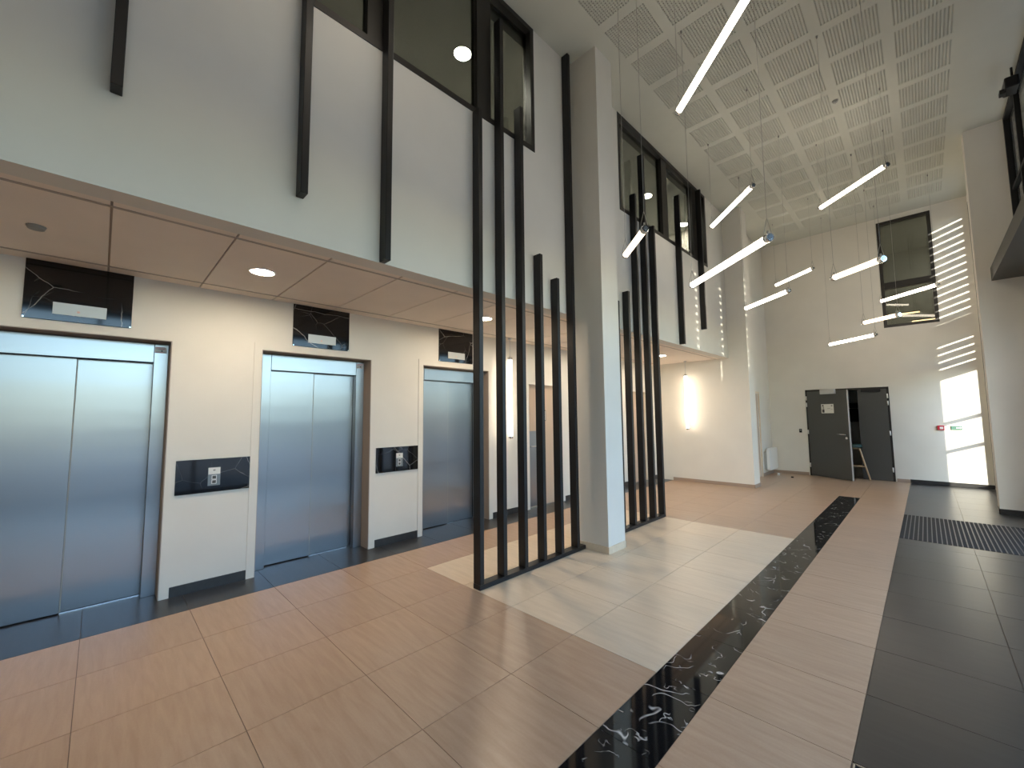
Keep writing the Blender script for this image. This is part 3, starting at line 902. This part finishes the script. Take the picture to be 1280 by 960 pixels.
rm = MB()
rm.box(-3.2, 1.2, YF + 0.2, 15.5, -0.12, -0.004); rm.box(-3.2, 1.2, YF + 0.2, 15.5, 2.5, 2.6); rm.box(-3.2, 1.2, 15.4, 15.5, -0.01, 2.5)
rm.box(1.04, 1.3, YF, YF + 0.2, -0.01, 2.6); rm.box(-3.3, -2.9, YF, YF + 0.2, -0.01, 2.6); rm.box(-3.3, -3.2, YF + 0.2, 15.5, -0.01, 2.5); rm.box(1.2, 1.3, YF + 0.2, 15.5, -0.01, 2.5)
struct(rm.build('wall_back_room', M['gallery']))
rm = MB()
rm.box(-1.6, 1.5, YF + 0.2, 15.0, 2.9, 3.0); rm.box(-1.6, 1.5, YF + 0.2, 15.0, 5.8, 5.9); rm.box(-1.6, 1.5, 15.0, 15.1, 2.9, 5.9)
rm.box(1.04, 1.6, YF, YF + 0.2, 2.9, 5.9); rm.box(-1.7, -1.6, YF + 0.2, 15.0, 2.9, 5.9); rm.box(1.5, 1.6, YF + 0.2, 15.0, 2.9, 5.9)
struct(rm.build('wall_upper_room', M['gallery']))
for y, x0, x1, z, lab in ((14.0, -0.42, 0.05, 3.93, 'warm strip lamp behind the far window, the upper of two'), (14.2, -0.1, 0.38, 3.74, 'warm strip lamp behind the far window, the lower of two')):
    t = thing('strip_lamp', lab, 'strip lamp', (x0, y, z))
    MB().bbox(x0, x1, y - 0.03, y + 0.03, z, z + 0.03, 0.004).build('diffuser', M['strip_lamp'], t)
    MB().bbox(x0 - 0.01, x1 + 0.01, y - 0.035, y + 0.035, z + 0.03, z + 0.05, 0.003).build('housing', M['black'], t)
    MB().tube([(x0 + 0.1, y, z + 0.05), (x0 + 0.1, y, 5.8)], 0.003, 5).tube([(x1 - 0.1, y, z + 0.05), (x1 - 0.1, y, 5.8)], 0.003, 5).build('hanger', M['wire'], t)
for x, lab in zip((-0.03, 0.03, 0.28, 0.36), ('first from the dark window jamb side', 'second, close beside the first', 'third, away from the first pair', 'fourth, nearest the sun-striped jamb')):
    t = thing('pendant_bulb', 'tiny lit pendant bulb behind the far window, ' + lab, 'bulb', (x, 13.6, 3.60), group='small pendant bulbs behind the far window')
    MB().tube([(x, 13.6, 3.55), (x, 13.6, 3.565), (x, 13.6, 3.60), (x, 13.6, 3.63)], [0.004, 0.018, 0.02, 0.008], 10).build('bulb', M['strip_lamp'], t)
    MB().tube([(x, 13.6, 3.63), (x, 13.6, 5.8)], 0.002, 5).build('flex', M['wire'], t)

# pale wooden stool in the back room
SX, SYY = -1.23, 12.27
t = thing('stool', 'pale wooden stool with a dark green seat in the half open grey doorway', 'stool', (SX, SYY, 0))
MB().tube([(SX, SYY, 0.715), (SX, SYY, 0.73), (SX, SYY, 0.79)], [0.165, 0.175, 0.16], 20).build('seat', M['green_seat'], t)
for sx, sy in ((-1, -1), (1, -1), (1, 1), (-1, 1)):
    MB().tube([(SX + 0.07 * sx, SYY + 0.08 * sy, 0.685), (SX + 0.125 * sx, SYY + 0.08 * sy, 0.68), (SX + 0.28 * sx, SYY + 0.15 * sy, 0.0)], [0.02, 0.02, 0.016], 8).build('leg', M['pine'], t)
for sy in (-1, 1):
    MB().tube([(SX - 0.21, SYY + 0.12 * sy, 0.30), (SX + 0.21, SYY + 0.12 * sy, 0.30)], 0.011, 8).build('rung', M['pine'], t)
    MB().tube([(SX - 0.09, SYY + 0.08 * sy, 0.70), (SX + 0.09, SYY + 0.08 * sy, 0.70)], 0.016, 8).build('top_rail', M['pine'], t)
t = thing('wall_monitor', 'black monitor on the back room wall, seen through the door gap', 'monitor', (-1.33, 15.38, 1.2))
MB().bbox(-1.62, -1.22, 15.34, 15.395, 1.25, 1.62, 0.004).build('screen', M['black'], t)
MB().bbox(-1.55, -1.29, 15.33, 15.395, 1.64, 1.78, 0.004).build('bracket_box', M['black'], t)

# small fittings at the far end
t = thing('radiator', 'white convector heater on the side wall by the far corner', 'radiator', (-2.85, 11.85, 0.15))
MB().bbox(-2.848, -2.79, 11.48, 12.20, 0.17, 0.57, 0.006).build('back_box', M['inkgrey'], t)
MB().prism([(11.50, 0.16), (11.56, 0.13), (12.20, 0.13), (12.26, 0.16), (12.26, 0.62), (12.20, 0.66), (11.56, 0.66), (11.50, 0.62)], 'x', -2.79, -2.73).build('front_panel', M['white_plastic'], t)
t = MB().tube([(-2.63, 11.80, 0.0), (-2.63, 11.80, 0.055)], [0.028, 0.024], 12).build('pipe_cover', M['white_plastic'])
tag(t, 'short pale pipe cover on the floor under the white heater', 'pipe cover')
t = MB().tube([(-2.30, 11.55, 0.0), (-2.30, 11.55, 0.03)], [0.03, 0.022], 12).build('door_stop', M['black'])
tag(t, 'small dark floor stop between the heater and the grey door', 'door stop')
t = thing('key_switch', 'small black switch on the wall beside the grey double door', 'switch', (-2.217, YF, 1.03))
MB().bbox(-2.245, -2.19, YF - 0.022, YF, 1.03, 1.12, 0.004).build('housing', M['black'], t)
MB().bbox(-2.232, -2.203, YF - 0.03, YF - 0.021, 1.075, 1.105, 0.002).build('rocker', M['inkgrey'], t)
t = thing('fire_alarm', 'red fire alarm call point on the sunlit far wall', 'alarm', (0.20, YF, 1.13))
MB().bbox(0.150, 0.252, YF - 0.045, YF, 1.128, 1.222, 0.006).build('housing', M['red'], t)
MB().box(0.185, 0.235, YF - 0.047, YF - 0.044, 1.150, 1.200).build('press_plate', M['white_plastic'], t)
t = thing('exit_plate', 'pale green plate with a light arrow on the sunlit far wall beside the red alarm', 'sign', (0.425, YF, 1.13))
MB().bbox(0.345, 0.500, YF - 0.03, YF, 1.135, 1.218, 0.004).build('plate', M['green'], t)
MB().prism([(0.42, 1.165), (0.47, 1.165), (0.47, 1.155), (0.495, 1.178), (0.47, 1.20), (0.47, 1.19), (0.42, 1.19)], 'y', YF - 0.032, YF - 0.029).build('arrow', M['white_plastic'], t)
t = thing('ceiling_bracket', 'black bracket fixed high on the dark glazing beside the ceiling edge', 'bracket', (1.02, 8.05, 5.62))
MB().bbox(0.97, 1.09, 7.95, 8.20, 5.60, 5.74, 0.01).build('body', M['black'], t)
MB().bbox(0.93, 0.985, 8.02, 8.12, 5.58, 5.64, 0.006).build('arm', M['black'], t)
MB().tube([(1.05, 8.07, 5.74), (1.05, 8.07, ZC)], 0.012, 8).build('post', M['black'], t)
